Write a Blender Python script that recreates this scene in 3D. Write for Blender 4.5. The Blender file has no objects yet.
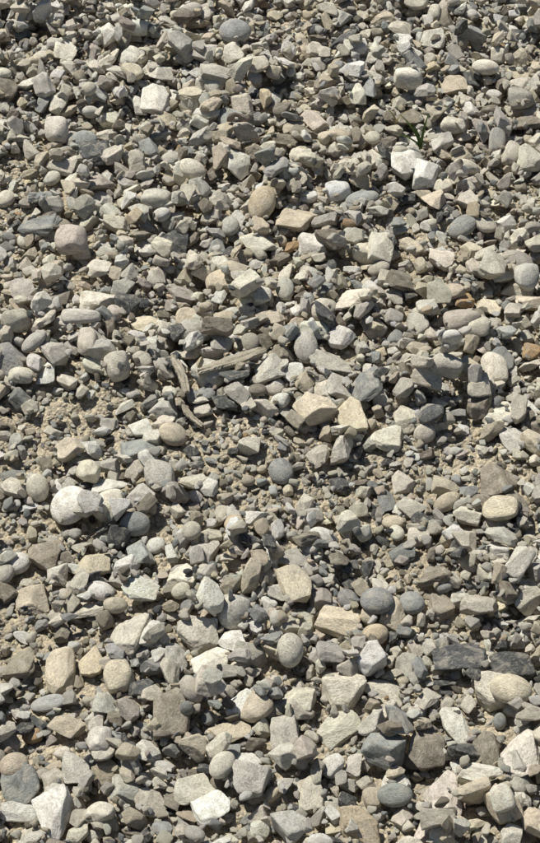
import bpy, math, time, numpy as np
from mathutils import Matrix, Vector, Euler
rng = np.random.default_rng(11)
T0 = time.time()
scene = bpy.context.scene

# ---------------------------------------------------------------- camera
H = 1.77; TA = math.tan(math.radians(12.5)); C45 = math.sqrt(.5)
cam = bpy.data.cameras.new("camera"); cam_o = bpy.data.objects.new("camera", cam)
scene.collection.objects.link(cam_o); scene.camera = cam_o
cam_o.location = (0, 0, H); cam_o.rotation_euler = (math.radians(45), 0, 0)
cam.sensor_fit = 'VERTICAL'; cam.angle = math.radians(25); cam.clip_start = .05; cam.clip_end = 3000

def survey(u, v, z=0.019):
    """survey sheet of the plot -> metres on the ground"""
    ty = (421.5-v)/421.5*TA; tx = (u-270)/421.5*TA
    t = (H-z)/(C45*(1-ty))
    return tx*t, t*C45*(1+ty), t*TA/421.5

# ---------------------------------------------------------------- noise helpers
_tab = {}
def vnoise(x, y, scale, seed):
    if seed not in _tab: _tab[seed] = np.random.default_rng(seed).random((256, 256))
    r = _tab[seed]
    x = np.asarray(x)*scale+1000.3; y = np.asarray(y)*scale+1000.7
    xi = np.floor(x).astype(int); yi = np.floor(y).astype(int)
    fx = x-xi; fy = y-yi; fx = fx*fx*(3-2*fx); fy = fy*fy*(3-2*fy)
    g = lambda a, b: r[a % 256, b % 256]
    return (g(xi,yi)*(1-fx)+g(xi+1,yi)*fx)*(1-fy)+(g(xi,yi+1)*(1-fx)+g(xi+1,yi+1)*fx)*fy
def soil(x, y):
    return (0.022*(vnoise(x,y,5,1)-.5)+0.012*(vnoise(x,y,14,2)-.5)+0.007*(vnoise(x,y,45,3)-.5)
            +0.006*(vnoise(x,y,110,4)-.5)+0.004*(vnoise(x,y,260,5)-.5))

# ---------------------------------------------------------------- ground
def axis(lo, hi, step):
    core = np.arange(lo, hi+step/2, step); out = []; s = step; p = 0
    while p < 900:
        s *= 1.18; p += s; out.append(p)
    out = np.array(out)
    return np.concatenate([(lo-out)[::-1], core, hi+out])
X0, X1, Y0, Y1 = -.78, .78, .85, 3.2
gx = axis(X0-.1, X1+.1, .0025); gy = axis(Y0-.1, Y1+.1, .0025)
GX, GY = np.meshgrid(gx, gy)
GZ = soil(GX, GY)
nx, ny = len(gx), len(gy)
co = np.stack([GX, GY, GZ], -1).reshape(-1, 3)
i = np.arange((ny-1)*(nx-1)); r_ = i//(nx-1); c_ = i % (nx-1); b = r_*nx+c_
faces = np.stack([b, b+1, b+nx+1, b+nx], 1)
def fast_mesh(name, co, faces, smooth=True):
    me = bpy.data.meshes.new(name); k = faces.shape[1]
    me.vertices.add(len(co)); me.vertices.foreach_set("co", co.astype(np.float32).ravel())
    me.loops.add(faces.size); me.loops.foreach_set("vertex_index", faces.astype(np.int32).ravel())
    me.polygons.add(len(faces)); me.polygons.foreach_set("loop_start", np.arange(0, faces.size, k, dtype=np.int32))
    me.update(calc_edges=True)
    me.polygons.foreach_set("use_smooth", np.full(len(faces), smooth)); return me
ground_me = fast_mesh("ground", co, faces)
ground = bpy.data.objects.new("ground", ground_me); scene.collection.objects.link(ground)

# ---------------------------------------------------------------- materials
def nodes(name):
    m = bpy.data.materials.new(name); m.use_nodes = True
    nt = m.node_tree; bs = nt.nodes["Principled BSDF"]; return m, nt, bs
def N(nt, t, **kw):
    n = nt.nodes.new(t)
    for k, v in kw.items():
        if k in n.inputs: n.inputs[k].default_value = v
        else: setattr(n, k, v)
    return n
def ramp(nt, fac, stops):
    n = nt.nodes.new("ShaderNodeValToRGB"); e = n.color_ramp.elements
    while len(e) < len(stops): e.new(.5)
    for el, (p, c) in zip(e, stops):
        el.position = p; el.color = (*c, 1) if len(c) == 3 else c
    nt.links.new(fac, n.inputs[0]); return n.outputs[0]
def mixc(nt, fac, a, bb, mode='MIX', clamp=False):
    n = nt.nodes.new("ShaderNodeMix"); n.data_type = 'RGBA'; n.blend_type = mode; n.clamp_result = clamp
    for s, v in ((n.inputs[0], fac), (n.inputs[6], a), (n.inputs[7], bb)):
        if isinstance(v, bpy.types.NodeSocket): nt.links.new(v, s)
        elif isinstance(v, tuple): s.default_value = (*v, 1)
        else: s.default_value = v
    return n.outputs[2]

m_soil, nt, bs = nodes("dry_soil")
tc = N(nt, "ShaderNodeTexCoord")
n1 = N(nt, "ShaderNodeTexNoise", Scale=9.0, Detail=4.0, Roughness=.65)
n2 = N(nt, "ShaderNodeTexNoise", Scale=260.0, Detail=4.0, Roughness=.7)
vo = N(nt, "ShaderNodeTexVoronoi", Scale=230.0, Randomness=1.0)
for n in (n1, n2, vo): nt.links.new(tc.outputs["Object"], n.inputs["Vector"])
base = ramp(nt, n1.outputs[0], [(.3, (.41,.36,.27)), (.7, (.56,.495,.385))])
sep = N(nt, "ShaderNodeSeparateColor"); nt.links.new(vo.outputs["Color"], sep.inputs[0])
spk = ramp(nt, sep.outputs[0], [(0, (.6,.6,.62)), (.5, (.95,.93,.9)), (.85, (1.1,1.08,1.0)), (1, (1.4,1.38,1.3))])
col = mixc(nt, .8, base, spk, 'MULTIPLY')
col = mixc(nt, .5, col, ramp(nt, n2.outputs[0], [(.3, (.6,.6,.6)), (.7, (1.3,1.28,1.25))]), 'MULTIPLY')
nt.links.new(col, bs.inputs["Base Color"]); bs.inputs["Roughness"].default_value = .95
bs.inputs["Specular IOR Level"].default_value = .15
b1 = N(nt, "ShaderNodeBump", Strength=.9, Distance=.003); b1.invert = True
nt.links.new(vo.outputs["Distance"], b1.inputs["Height"])
b2 = N(nt, "ShaderNodeBump", Strength=.8, Distance=.002)
nt.links.new(n2.outputs[0], b2.inputs["Height"]); nt.links.new(b1.outputs[0], b2.inputs["Normal"])
nt.links.new(b2.outputs[0], bs.inputs["Normal"])
ground_me.materials.append(m_soil)

def stone_material(name, full):
    m, nt, bs = nodes(name)
    tc = N(nt, "ShaderNodeTexCoord"); oi = N(nt, "ShaderNodeObjectInfo")
    at = N(nt, "ShaderNodeAttribute"); at.attribute_type = 'INSTANCER'; at.attribute_name = "stone_col"
    mw = N(nt, "ShaderNodeMath", operation='MULTIPLY'); nt.links.new(oi.outputs["Random"], mw.inputs[0]); mw.inputs[1].default_value = 97.0
    off = N(nt, "ShaderNodeVectorMath", operation='ADD'); nt.links.new(tc.outputs["Object"], off.inputs[0]); nt.links.new(mw.outputs[0], off.inputs[1])
    def noise(scale, detail, rough, dist=0.0):
        n = nt.nodes.new("ShaderNodeTexNoise")
        n.inputs["Scale"].default_value = scale; n.inputs["Detail"].default_value = detail
        n.inputs["Roughness"].default_value = rough; n.inputs["Distortion"].default_value = dist
        nt.links.new(off.outputs[0], n.inputs["Vector"]); return n
    nb = noise(8, 4, .8)
    if full:
        na = noise(1.5, 4, .7, .5)
        col = mixc(nt, .9, at.outputs["Color"], ramp(nt, na.outputs[0], [(.32, (.68,.66,.63)), (.5, (1.03,1.03,1.03)), (.68, (1.28,1.26,1.22))]), 'MULTIPLY')
        col = mixc(nt, .9, col, ramp(nt, nb.outputs[0], [(.34, (.62,.61,.59)), (.48, (1.04,1.04,1.04)), (.66, (1.3,1.29,1.27))]), 'MULTIPLY', True)
        sc = N(nt, "ShaderNodeSeparateColor"); nt.links.new(na.outputs["Color"], sc.inputs[0])
        dust = ramp(nt, sc.outputs[1], [(.50, (0,0,0)), (.64, (.5,.5,.5))])
        col = mixc(nt, dust, col, (.62,.56,.455))
        vein = ramp(nt, sc.outputs[2], [(.485, (0,0,0)), (.5, (.3,.3,.3)), (.515, (0,0,0))])
        col = mixc(nt, vein, col, (.75,.71,.63))
    else:
        col = mixc(nt, .8, at.outputs["Color"], ramp(nt, nb.outputs[0], [(.3, (.70,.70,.69)), (.5, (1,1,1)), (.72, (1.22,1.21,1.19))]), 'MULTIPLY', True)
    nt.links.new(col, bs.inputs["Base Color"]); bs.inputs["Roughness"].default_value = .85
    bs.inputs["Specular IOR Level"].default_value = .3
    b1 = N(nt, "ShaderNodeBump", Strength=1.0, Distance=.003); nt.links.new(nb.outputs[0], b1.inputs["Height"])
    nt.links.new(b1.outputs[0], bs.inputs["Normal"]); return m
m_st = stone_material("limestone_gravel", True); m_grit = stone_material("limestone_grit", False)

# ---------------------------------------------------------------- stone shapes (unit size)
import bmesh
def ico(sub):
    bm = bmesh.new(); bmesh.ops.create_icosphere(bm, subdivisions=sub, radius=1)
    v = np.array([p.co[:] for p in bm.verts]); f = np.array([[q.index for q in p.verts] for p in bm.faces]); bm.free(); return v, f
def lump(v, seed, freq, amp):
    r = np.random.default_rng(seed); out = np.zeros(len(v))
    for k in range(7):
        d = r.normal(size=3); d /= np.linalg.norm(d)
        out += np.sin(v@d*freq*r.uniform(.6, 1.5)+r.uniform(0, 6.28))
    return amp*out/3.
stones = bpy.data.collections.new("gravel_stones")
NP, NR, NA, NS = 6, 20, 56, 20     # the first NP of the NR rounded shapes are smooth river pebbles
V5, F5 = ico(5)
V3, F3 = ico(3)
def make_stone(k, kind):
    v, f = (V3, F3) if kind == 's' else (V5, F5)
    r = np.random.default_rng(300+k)
    if kind == 'r':
        npl, lo, hi, p = 8, .82, 1.05, 9
    else:
        npl, lo, hi, p = int(r.integers(7, 15)), .45, .95, float(r.choice([40, 80, 130]))
    nrm = r.normal(size=(npl, 3)); nrm /= np.linalg.norm(nrm, axis=1)[:, None]
    d = r.uniform(lo, hi, npl)
    nrm = np.vstack([nrm, np.eye(3), -np.eye(3)]); d = np.concatenate([d, np.full(6, .98)])
    if kind != 'r':   # break the symmetry of the outer box
        nrm[-6:] += r.normal(0, .22, (6, 3)); nrm[-6:] /= np.linalg.norm(nrm[-6:], axis=1)[:, None]; d[-6:] = r.uniform(.7, 1.0, 6)
    q = np.maximum(v@nrm.T, 0)/d
    rad = 1/((q**p).sum(1)+1e-9)**(1/p); rad = np.minimum(rad, 1.6)
    if k < NP: rad = np.ones(len(v))*(1+lump(v, k+50, 1.6, .045)+lump(v, k+7, 5, .009))
    elif kind == 'r': rad = .7*rad+.3*rad.mean(); rad *= 1+lump(v, k, 2.0, .05)+lump(v, k+7, 6, .013)
    else: rad *= 1+lump(v, k, 3, .04)+lump(v, k+3, 8, .02)+lump(v, k+9, 18, .011)+lump(v, k+19, 40, .005)
    w = v*rad[:, None]; w -= (w.max(0)+w.min(0))/2; w /= np.abs(w).max(0)
    me = fast_mesh("gravel_stone_%02d" % k, w, f); me.materials.append(m_grit if kind == 's' else m_st)
    o = bpy.data.objects.new("gravel_stone_%02d" % k, me); stones.objects.link(o)
for k in range(NR): make_stone(k, 'r')
for k in range(NR, NR+NA): make_stone(k, 'a')
for k in range(NR+NA, NR+NA+NS): make_stone(k, 's')
print("t shapes", time.time()-T0)

# ---------------------------------------------------------------- settling of stones on a height field
CS = .002
hx = np.arange(X0-.1, X1+.1, CS); hy = np.arange(Y0-.1, Y1+.1, CS)
HG = soil(*np.meshgrid(hx, hy)).astype(float)
P, RT, SC, IX, CO = [], [], [], [], []
PAL = dict(W=(.86,.83,.75), C=(.76,.705,.585), G=(.61,.585,.515), B=(.37,.38,.36), D=(.095,.10,.10), T=(.66,.58,.44),
           Y=(.70,.59,.42), P=(.51,.455,.40), O=(.50,.34,.19), K=(.29,.255,.20))
keys = list("WCGBDTYPOK"); wt = np.array([.10,.34,.22,.075,.05,.15,.012,.02,.002,.075]); wt /= wt.sum()
def colour(k=None):
    if k is None: k = keys[rng.choice(len(keys), p=wt)]
    c = np.array(PAL[k])*math.exp(rng.normal(0, .15 if k != 'W' else .03)); return np.minimum(c*(1+rng.normal(0, .012, 3)), .9)
def attempt(x, y, dims, yaw, tilt, pct, align=True):
    R_ = max(dims); ix = int((x-hx[0])/CS+.5); iy = int((y-hy[0])/CS+.5); n = int(R_/CS)+1
    if ix-n < 0 or iy-n < 0 or ix+n >= len(hx) or iy+n >= len(hy): return None
    sub = HG[iy-n:iy+n+1, ix-n:ix+n+1]
    if align:
        sx = (sub[:, n+1:].mean()-sub[:, :n].mean())/(n*CS+CS); sy = (sub[n+1:].mean()-sub[:n].mean())/(n*CS+CS)
    else: sx = sy = 0
    nv = Vector((-sx*.8+tilt[0], -sy*.8+tilt[1], 1)).normalized()
    Q = Vector((0,0,1)).rotation_difference(nv).to_matrix() @ Matrix.Rotation(yaw, 3, 'Z')
    R = np.array(Q); M = (R*(1/np.array(dims)**2))@R.T
    o = np.arange(-n, n+1)*CS; ox = o[None, :]; oy = o[:, None]
    Bq = M[0,2]*ox+M[1,2]*oy; Cq = M[0,0]*ox**2+2*M[0,1]*ox*oy+M[1,1]*oy**2-1
    D = Bq**2-M[2,2]*Cq; ok = D > 0
    if ok.sum() < 2: return None
    s = np.sqrt(np.maximum(D, 0)); low = (-Bq-s)/M[2,2]; up = (-Bq+s)/M[2,2]
    dd = (sub-low)[ok]; kk = min(int(len(dd)*pct/100), len(dd)-1)
    z = np.partition(dd, kk)[kk]
    return z, ix, iy, n, ok, up, Q
def drop(x, y, dims, idx, col, tries=3, jit=.01, tl=.2, pct=88, sink=.1, yaw=None, align=True):
    best = None
    for t in range(tries):
        xx, yy = (x, y) if t == 0 else (x+rng.normal(0, jit), y+rng.normal(0, jit))
        yw = rng.uniform(0, 6.283) if yaw is None else yaw
        a = attempt(xx, yy, dims, yw, rng.normal(0, tl, 2), pct, align)
        if a is None: continue
        if best is None or a[0] < best[0][0]: best = (a, xx, yy)
    if best is None: return
    (z, ix, iy, n, ok, up, Q), x, y = best; z -= sink*dims[2]
    sub = HG[iy-n:iy+n+1, ix-n:ix+n+1]; np.copyto(sub, np.maximum(sub, z+up), where=ok)
    P.append((x, y, z)); RT.append(tuple(Q.to_euler())); SC.append(dims); IX.append(idx); CO.append(col)

LM = """235 35 34 28 r B|155 102 27 36 a G|57 133 25 25 r C|85 140 27 20 r B|160 75 28 22 a G|190 97 26 22 a T|232 118 28 20 a B|165 118 22 18 a T
172 155 24 18 r G|192 171 32 24 r C|205 188 34 18 r G|178 196 18 15 r C|220 162 18 22 a T|237 165 24 22 a C|262 210 28 36 r Y|230 228 20 20 r G
297 220 42 28 a T|311 243 28 26 a G|260 241 40 16 a C|362 198 36 18 r B|338 190 26 20 r C|402 172 27 34 a W|425 182 24 28 a W|466 176 30 22 r C
463 225 34 20 r B|517 262 38 26 r P|526 285 25 25 r G|497 145 18 26 r G|520 103 26 24 r G|523 73 34 18 a T|523 121 44 22 a K|408 118 36 20 a K
345 48 30 20 a D|95 160 32 24 a D|100 185 30 26 a P|40 232 42 20 a B|72 250 34 32 r P|110 215 26 22 a G|175 241 30 22 a D|5 195 20 22 r C
130 55 24 28 r G|65 52 22 26 a C|270 90 22 18 a G|215 77 34 30 a G|530 165 32 26 a C|455 82 26 20 a T|380 250 26 30 a C|435 205 24 22 a T
285 286 20 28 r G|355 300 36 28 a C|418 318 24 28 r G|462 325 40 24 r P|495 365 27 34 r C|448 373 24 22 r W|330 358 42 22 a G|306 345 26 32 r G
270 373 32 26 a G|338 386 28 30 a G|366 385 32 36 a B|533 345 20 14 a O|98 303 38 26 a C|128 303 30 22 a D|82 328 42 20 r G|35 352 34 18 r G
88 352 23 34 r C|10 363 30 30 a B|22 292 28 24 a P|145 322 40 20 a T|195 340 34 26 r G|220 320 30 15 a T|408 412 26 26 a C|388 430 36 24 a C
425 428 24 18 r C|350 415 28 36 a T|500 410 28 26 a C|515 433 30 24 a G|477 395 26 20 a C|173 433 32 24 r T|138 446 40 22 a B|160 475 34 30 r G
110 488 34 18 a W|193 478 30 16 a C|281 468 26 28 r B|387 488 20 34 a B|500 475 40 32 a K|500 511 38 26 r T|10 462 26 12 a B|69 499 43 39 r W
92 512 24 18 a W|135 522 32 22 r B|118 533 24 22 r D|155 537 22 16 r W|140 548 28 26 a B|42 545 32 32 a K|92 560 36 38 a T|30 588 32 28 a T
234 525 21 22 r Y|323 531 32 21 r W|207 550 22 34 a G|290 555 42 16 a G|183 577 32 22 a C|140 590 36 20 a C|425 508 28 15 a D|403 547 26 18 a B
293 586 34 38 a T|322 590 26 24 a P|377 603 36 30 r B|412 600 28 26 r B|443 603 26 24 a K|338 616 42 26 a T|300 614 32 22 a C|233 613 33 32 r G
198 630 38 30 a C|232 638 28 28 a W|130 633 38 38 a C|90 655 25 42 a Y|118 672 32 32 r T|60 663 32 40 a T|47 694 40 16 r B|175 655 26 28 a G
212 661 38 28 a C|240 700 28 28 a C|230 727 42 24 a T|170 715 36 38 a K|345 690 44 36 a C|340 722 44 24 a C|382 685 42 26 a C|400 735 34 22 a G
457 722 28 42 a G|425 747 38 36 a K|487 750 28 42 a K|512 665 48 28 r D|510 697 46 32 r T|460 660 52 20 a D|520 758 38 42 a C|483 776 44 22 a C
442 794 36 46 a P|395 794 38 22 r B|285 730 30 32 a G|290 660 28 30 r C|300 698 30 26 a C|100 745 26 34 r G|75 770 32 24 a G|20 780 38 36 a B
55 820 38 42 a W|100 815 32 26 r C|22 806 44 22 a W|195 786 42 26 a C|250 785 38 30 a G|210 806 40 34 a C|500 815 26 24 r C|310 790 26 32 a C
360 827 52 32 a Y|150 800 34 24 a C|435 575 34 24 a K|105 700 28 26 a G|145 745 30 26 a G|20 655 30 26 a K|530 600 26 26 a C|465 540 26 22 a C
404 470 24 22 a C|300 155 22 18 a C|340 130 26 20 a G|480 60 24 16 a G|30 90 26 20 a C|120 20 26 20 a G|400 30 24 18 a C
270 315 30 22 a T|235 270 28 22 a T|180 290 26 20 a P|400 280 30 22 a K|440 255 28 22 a C|490 300 26 20 a T|55 300 26 22 a K"""
lm = []
for t in LM.replace("\n", "|").split("|"):
    u, v, w, h, kd, c = t.split(); u, v, w, h = map(float, (u, v, w, h))
    x, y, s = survey(u, v)
    W = w*s; Hh = h*s; th = (.62 if kd == 'r' else .5)*min(W, Hh)
    dep = math.sqrt(max(2*Hh*Hh-th*th, (.6*W)**2)); dep = min(max(dep, .62*W), 1.6*W)
    f = .95 if kd == 'r' else 1.06
    lm.append((x, y, W/2*f, dep/2*f*.95, th/2*1.1, kd, c))
LX = np.array([l[:5] for l in lm])

# bare, trodden patches of soil, radius in metres
patches = [(*survey(u, v)[:2], r) for u, v, r in ((45,425,.10),(20,190,.08),(40,270,.05),(250,480,.07),(330,485,.08),(240,430,.05),(500,455,.05),
           (130,130,.06),(180,440,.05),(20,640,.07),(20,520,.05),(455,575,.05),(400,560,.05),(110,400,.05),(530,520,.05),(30,710,.05),(440,470,.05),(170,505,.04),(400,215,.04),(370,250,.04),(350,130,.04),(100,620,.04))]
def density(x, y):
    d = .78+.75*float(vnoise(x, y, 6, 21))
    for px, py, r in patches:
        d *= 1-.64*math.exp(-((x-px)**2+((y-py)/1.3)**2)/(r*r))
    return d
def clear(x, y, k=.8):
    d = ((x-LX[:,0])/(LX[:,2]*k+.003))**2+((y-LX[:,1])/(LX[:,3]*k+.003))**2
    return d.min() > 1
area = (X1-X0)*(Y1-Y0)
def pick(kind=None):
    if kind is None: kind = 'r' if rng.random() < .12 else 'a'
    return (int(rng.integers(0, NR)) if kind == 'r' else int(rng.integers(NR, NR+NA))), kind
def dims_for(a, kind):
    if kind == 'r': return (a, a*rng.uniform(.65, .95), a*rng.uniform(.45, .72))
    return (a, a*rng.uniform(.5, .95), a*rng.uniform(.28, .75))
# 1. grit bedded in the soil
for k in range(int(area*6500)):
    x = rng.uniform(X0, X1); y = rng.uniform(Y0, Y1)
    a = min(.0025*math.exp(abs(rng.normal(0, .5))), .008)
    drop(x, y, dims_for(a, 'a'), int(rng.integers(NR+NA, NR+NA+NS)), colour()*.92, tries=1, tl=.35, pct=55, sink=.25, align=False)
print("t grit", time.time()-T0)
# 2. loose gravel
sizes = np.exp(rng.normal(math.log(.0098), .41, int(area*4200))); sizes = np.clip(sizes, .0048, .023)
for a in sizes:
    x = rng.uniform(X0, X1); y = rng.uniform(Y0, Y1)
    dn = density(x, y)
    if rng.random() > dn or not clear(x, y): continue
    if a > .010 and dn < .4 and rng.random() < .6: a *= .6
    i_, kd = pick(); drop(x, y, dims_for(a, kd), i_, colour(), tries=4, jit=.009, tl=.32 if kd == 'a' else .15, pct=90, sink=.06)
print("t gravel", time.time()-T0)
# 3. the larger individual stones
for x, y, a, b_, c_2, kd, ck in sorted(lm, key=lambda l: -l[1]):
    i_, _ = pick(kd)
    if kd == 'r' and ck in 'WYB': i_ = int(rng.integers(0, NP))
    drop(x, y, (a, b_, c_2), i_, colour(ck), tries=1, tl=.1, pct=66, sink=.12, yaw=rng.normal(0, .2)+rng.choice([0, math.pi]))
# 4. small chips fallen into the gaps
for k in range(int(area*7000)):
    x = rng.uniform(X0, X1); y = rng.uniform(Y0, Y1)
    ix = int((x-hx[0])/CS+.5); iy = int((y-hy[0])/CS+.5)
    if HG[iy, ix] > HG[iy-7:iy+8:2, ix-7:ix+8:2].mean()-.0015: continue
    a = min(.0033*math.exp(abs(rng.normal(0, .42))), .009)
    drop(x, y, dims_for(a, 'a'), int(rng.integers(NR+NA, NR+NA+NS)), colour(), tries=2, jit=.003, tl=.4, pct=85, sink=.1, align=False)
print("stones", len(P), "t", time.time()-T0)
# 5. the rest of the lot around the plot
n = 36000
ox = rng.uniform(-2.4, 2.4, n); oy = rng.uniform(-.6, 5, n)
keep = ~((ox > X0) & (ox < X1) & (oy > Y0) & (oy < Y1)); ox, oy = ox[keep], oy[keep]; oz = soil(ox, oy)
for x, y, z in zip(ox, oy, oz):
    a = min(max(.0135*math.exp(rng.normal(0, .35)), .006), .025); i_, kd = pick(); d = dims_for(a, kd)
    P.append((x, y, z+d[2]*.5)); RT.append((rng.normal(0, .25), rng.normal(0, .25), rng.uniform(0, 6.28))); SC.append(d); IX.append(i_); CO.append(colour())

gm = bpy.data.meshes.new("gravel"); gm.vertices.add(len(P))
gm.vertices.foreach_set("co", np.array(P, np.float32).ravel())
for nm, dat in (("rot", RT), ("scl", SC), ("stone_col", CO)):
    at_ = gm.attributes.new(nm, 'FLOAT_VECTOR', 'POINT'); at_.data.foreach_set("vector", np.array(dat, np.float32).ravel())
at_ = gm.attributes.new("idx", 'INT', 'POINT'); at_.data.foreach_set("value", np.array(IX, np.int32))
gravel = bpy.data.objects.new("gravel", gm); scene.collection.objects.link(gravel)
ng_ = bpy.data.node_groups.new("gravel_scatter", 'GeometryNodeTree')
ng_.interface.new_socket("Geometry", in_out='INPUT', socket_type='NodeSocketGeometry')
ng_.interface.new_socket("Geometry", in_out='OUTPUT', socket_type='NodeSocketGeometry')
gi = ng_.nodes.new("NodeGroupInput"); go = ng_.nodes.new("NodeGroupOutput")
iop = ng_.nodes.new("GeometryNodeInstanceOnPoints"); ci = ng_.nodes.new("GeometryNodeCollectionInfo")
ci.inputs["Collection"].default_value = stones; ci.inputs["Separate Children"].default_value = True; ci.inputs["Reset Children"].default_value = True
def named(nm, ty):
    q = ng_.nodes.new("GeometryNodeInputNamedAttribute"); q.data_type = ty; q.inputs["Name"].default_value = nm; return q.outputs["Attribute"]
e2r = ng_.nodes.new("FunctionNodeEulerToRotation"); L = ng_.links
L.new(gi.outputs[0], iop.inputs["Points"]); L.new(ci.outputs[0], iop.inputs["Instance"]); iop.inputs["Pick Instance"].default_value = True
L.new(named("idx", 'INT'), iop.inputs["Instance Index"]); L.new(named("rot", 'FLOAT_VECTOR'), e2r.inputs[0]); L.new(e2r.outputs[0], iop.inputs["Rotation"])
L.new(named("scl", 'FLOAT_VECTOR'), iop.inputs["Scale"]); L.new(iop.outputs[0], go.inputs[0])
md = gravel.modifiers.new("scatter", 'NODES'); md.node_group = ng_

# ---------------------------------------------------------------- wood splinters, sprouts
def hz(x, y, r=3):
    ix = int((x-hx[0])/CS); iy = int((y-hy[0])/CS); return HG[iy-r:iy+r+1, ix-r:ix+r+1].max()
def simple_mat(name, c1, c2, sc=(8, 90, 8), rough=.85, bump=.001):
    m, nt, bs = nodes(name); tc = N(nt, "ShaderNodeTexCoord"); mp = N(nt, "ShaderNodeMapping"); mp.inputs["Scale"].default_value = sc
    nt.links.new(tc.outputs["Object"], mp.inputs[0])
    n = N(nt, "ShaderNodeTexNoise", Scale=6.0, Detail=6.0, Roughness=.7); nt.links.new(mp.outputs[0], n.inputs["Vector"])
    nt.links.new(ramp(nt, n.outputs[0], [(.3, c1), (.7, c2)]), bs.inputs["Base Color"]); bs.inputs["Roughness"].default_value = rough
    bb = N(nt, "ShaderNodeBump", Strength=.8, Distance=bump); nt.links.new(n.outputs[0], bb.inputs["Height"]); nt.links.new(bb.outputs[0], bs.inputs["Normal"]); return m
m_wood = simple_mat("weathered_wood", (.22,.19,.14), (.56,.50,.39), (5, 70, 70), bump=.002)
m_grass = simple_mat("grass_green", (.06,.10,.02), (.16,.22,.05), (10, 10, 10))
m_straw = simple_mat("dry_grass", (.30,.25,.12), (.45,.39,.22), (10, 10, 10))
def splinter(name, p0, p1, width, thick, mat, seed, lift=0.0):
    """split, uneven sliver of wood lying between two plot points: flat faces, torn blunt ends; local x runs along the grain"""
    x0, y0, _ = survey(*p0); x1, y1, _ = survey(*p1)
    zm = np.percentile([hz(x0+(x1-x0)*t, y0+(y1-y0)*t, 2) for t in np.linspace(.05, .95, 12)], 85)+lift
    dz = max(-.003, min(.003, (hz(x1, y1)-hz(x0, y0))/2))
    a = Vector((x0, y0, zm-dz)); b2_ = Vector((x1, y1, zm+dz))
    Ln = (b2_-a).length; r = np.random.default_rng(seed); n = 60; vs = []; fs = []
    prof = [(-1,-.8),(-.9,.55),(-.55,.9),(-.2,.7),(.15,1.0),(.5,.75),(.9,.6),(1,-.5),(.4,-1),(-.4,-.9)]; m = len(prof)
    ph = r.uniform(0, 6, 8); endj = r.uniform(0, .09, (2, m))
    for i in range(n+1):
        t = i/n; tap = (.55+.45*min(1, t/.3))*(1-.4*max(0, (t-.55)/.45))
        w = width/2*tap*(1+.12*math.sin(7*t+ph[0])+.06*math.sin(29*t+ph[1]))
        h = thick/2*(.75+.25*math.sin(5*t+ph[2])+.08*math.sin(23*t+ph[4]))
        yo = .25*width*math.sin(3*t+ph[3]); zo = .25*thick*math.sin(4*t+ph[5])
        for j, (cx, sz) in enumerate(prof):
            tt = endj[0, j]+t*(1-endj[0, j]-endj[1, j])
            vs.append(((tt-.5)*Ln, yo+w*cx+r.normal(0, .00025), zo+h*sz*(1+.15*math.sin(9*t+j*2))+r.normal(0, .0002)))
    for i in range(n):
        for j in range(m): fs.append((i*m+j, i*m+(j+1) % m, (i+1)*m+(j+1) % m, (i+1)*m+j))
    fs.append(tuple(range(m))[::-1]); fs.append(tuple(n*m+j for j in range(m)))
    me = bpy.data.meshes.new(name); me.from_pydata(vs, [], fs); me.materials.append(mat); me.update()
    o = bpy.data.objects.new(name, me); scene.collection.objects.link(o)
    o.location = (a+b2_)/2; o.rotation_euler = (b2_-a).to_track_quat('X', 'Z').to_euler(); return o
splinter("wood_splinter", (196,384), (268,360), .019, .010, m_wood, 1, .000)
splinter("wood_splinter", (171,368), (189,406), .013, .007, m_wood, 2, .000)
splinter("wood_splinter", (182,406), (203,426), .009, .005, m_wood, 3, .000)

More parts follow.
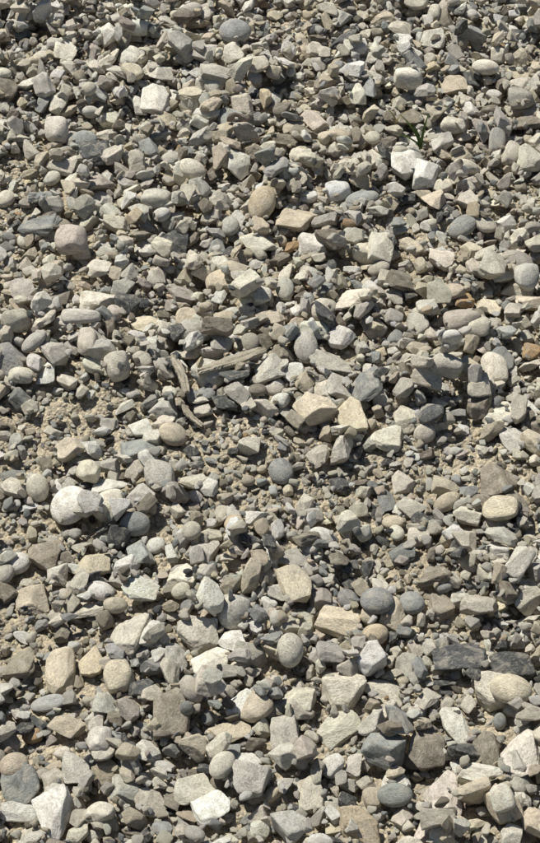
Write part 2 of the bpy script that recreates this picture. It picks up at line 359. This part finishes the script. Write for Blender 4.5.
def sprout(name, u, v, blades, mat):
    vs, fs = [], []
    bx, by, _ = survey(u, v); bz = hz(bx, by)-.004
    for (dx, dy, hgt, w) in blades:
        n = 12; base = len(vs); d = Vector((dx, dy, 0)); side = Vector((-d.y, d.x, 0)).normalized()
        if side.x < 0: side = -side
        side = (side+Vector((1.0, 0, 0))).normalized()
        for i in range(n+1):
            t = i/n; p = Vector((0, 0, 0))+d*(t**1.6)+Vector((0, 0, hgt*(t-.25*t*t))); ww = w*(1-t)**.6*.5+.0003
            vs += [tuple(p-side*ww), tuple(p+Vector((0,0,-.0006))), tuple(p+side*ww)]
        for i in range(n):
            q = base+3*i; fs += [(q, q+1, q+4, q+3), (q+1, q+2, q+5, q+4)]
    me = bpy.data.meshes.new(name); me.from_pydata(vs, [], fs); me.materials.append(mat)
    o = bpy.data.objects.new(name, me); scene.collection.objects.link(o); o.location = (bx, by, bz)
sprout("grass_sprout", 420, 156, ((-.032, .018, .066, .005), (.010, .012, .074, .0048), (-.014, .006, .056, .005), (-.040, .002, .038, .0045), (.024, -.006, .035, .0045)), m_grass)
sprout("dry_grass_sprig", 396, 126, ((-.02, .012, .034, .003), (.022, .004, .032, .003), (.004, -.018, .024, .003)), m_straw)

# ---------------------------------------------------------------- light
EL = math.radians(56); az = math.atan2(-.78, .8)   # sun stands beyond the plot, to the left
sd = Vector((math.sin(az)*math.cos(EL), math.cos(az)*math.cos(EL), math.sin(EL)))
sun = bpy.data.lights.new("sun", 'SUN'); sun.energy = 5.0; sun.angle = math.radians(.5); sun.color = (1, .97, .885)
so = bpy.data.objects.new("sun", sun); scene.collection.objects.link(so); so.location = (0, 0, 5)
so.rotation_euler = sd.to_track_quat('Z', 'Y').to_euler()
w = bpy.data.worlds.new("World"); scene.world = w; w.use_nodes = True; nt = w.node_tree
sky = nt.nodes.new("ShaderNodeTexSky"); sky.sky_type = 'NISHITA'; sky.sun_disc = False
sky.sun_elevation = EL; sky.sun_rotation = az
nt.links.new(sky.outputs[0], nt.nodes["Background"].inputs[0]); nt.nodes["Background"].inputs[1].default_value = .05
scene.view_settings.view_transform = 'Standard'; scene.view_settings.look = 'None'; scene.view_settings.exposure = 0
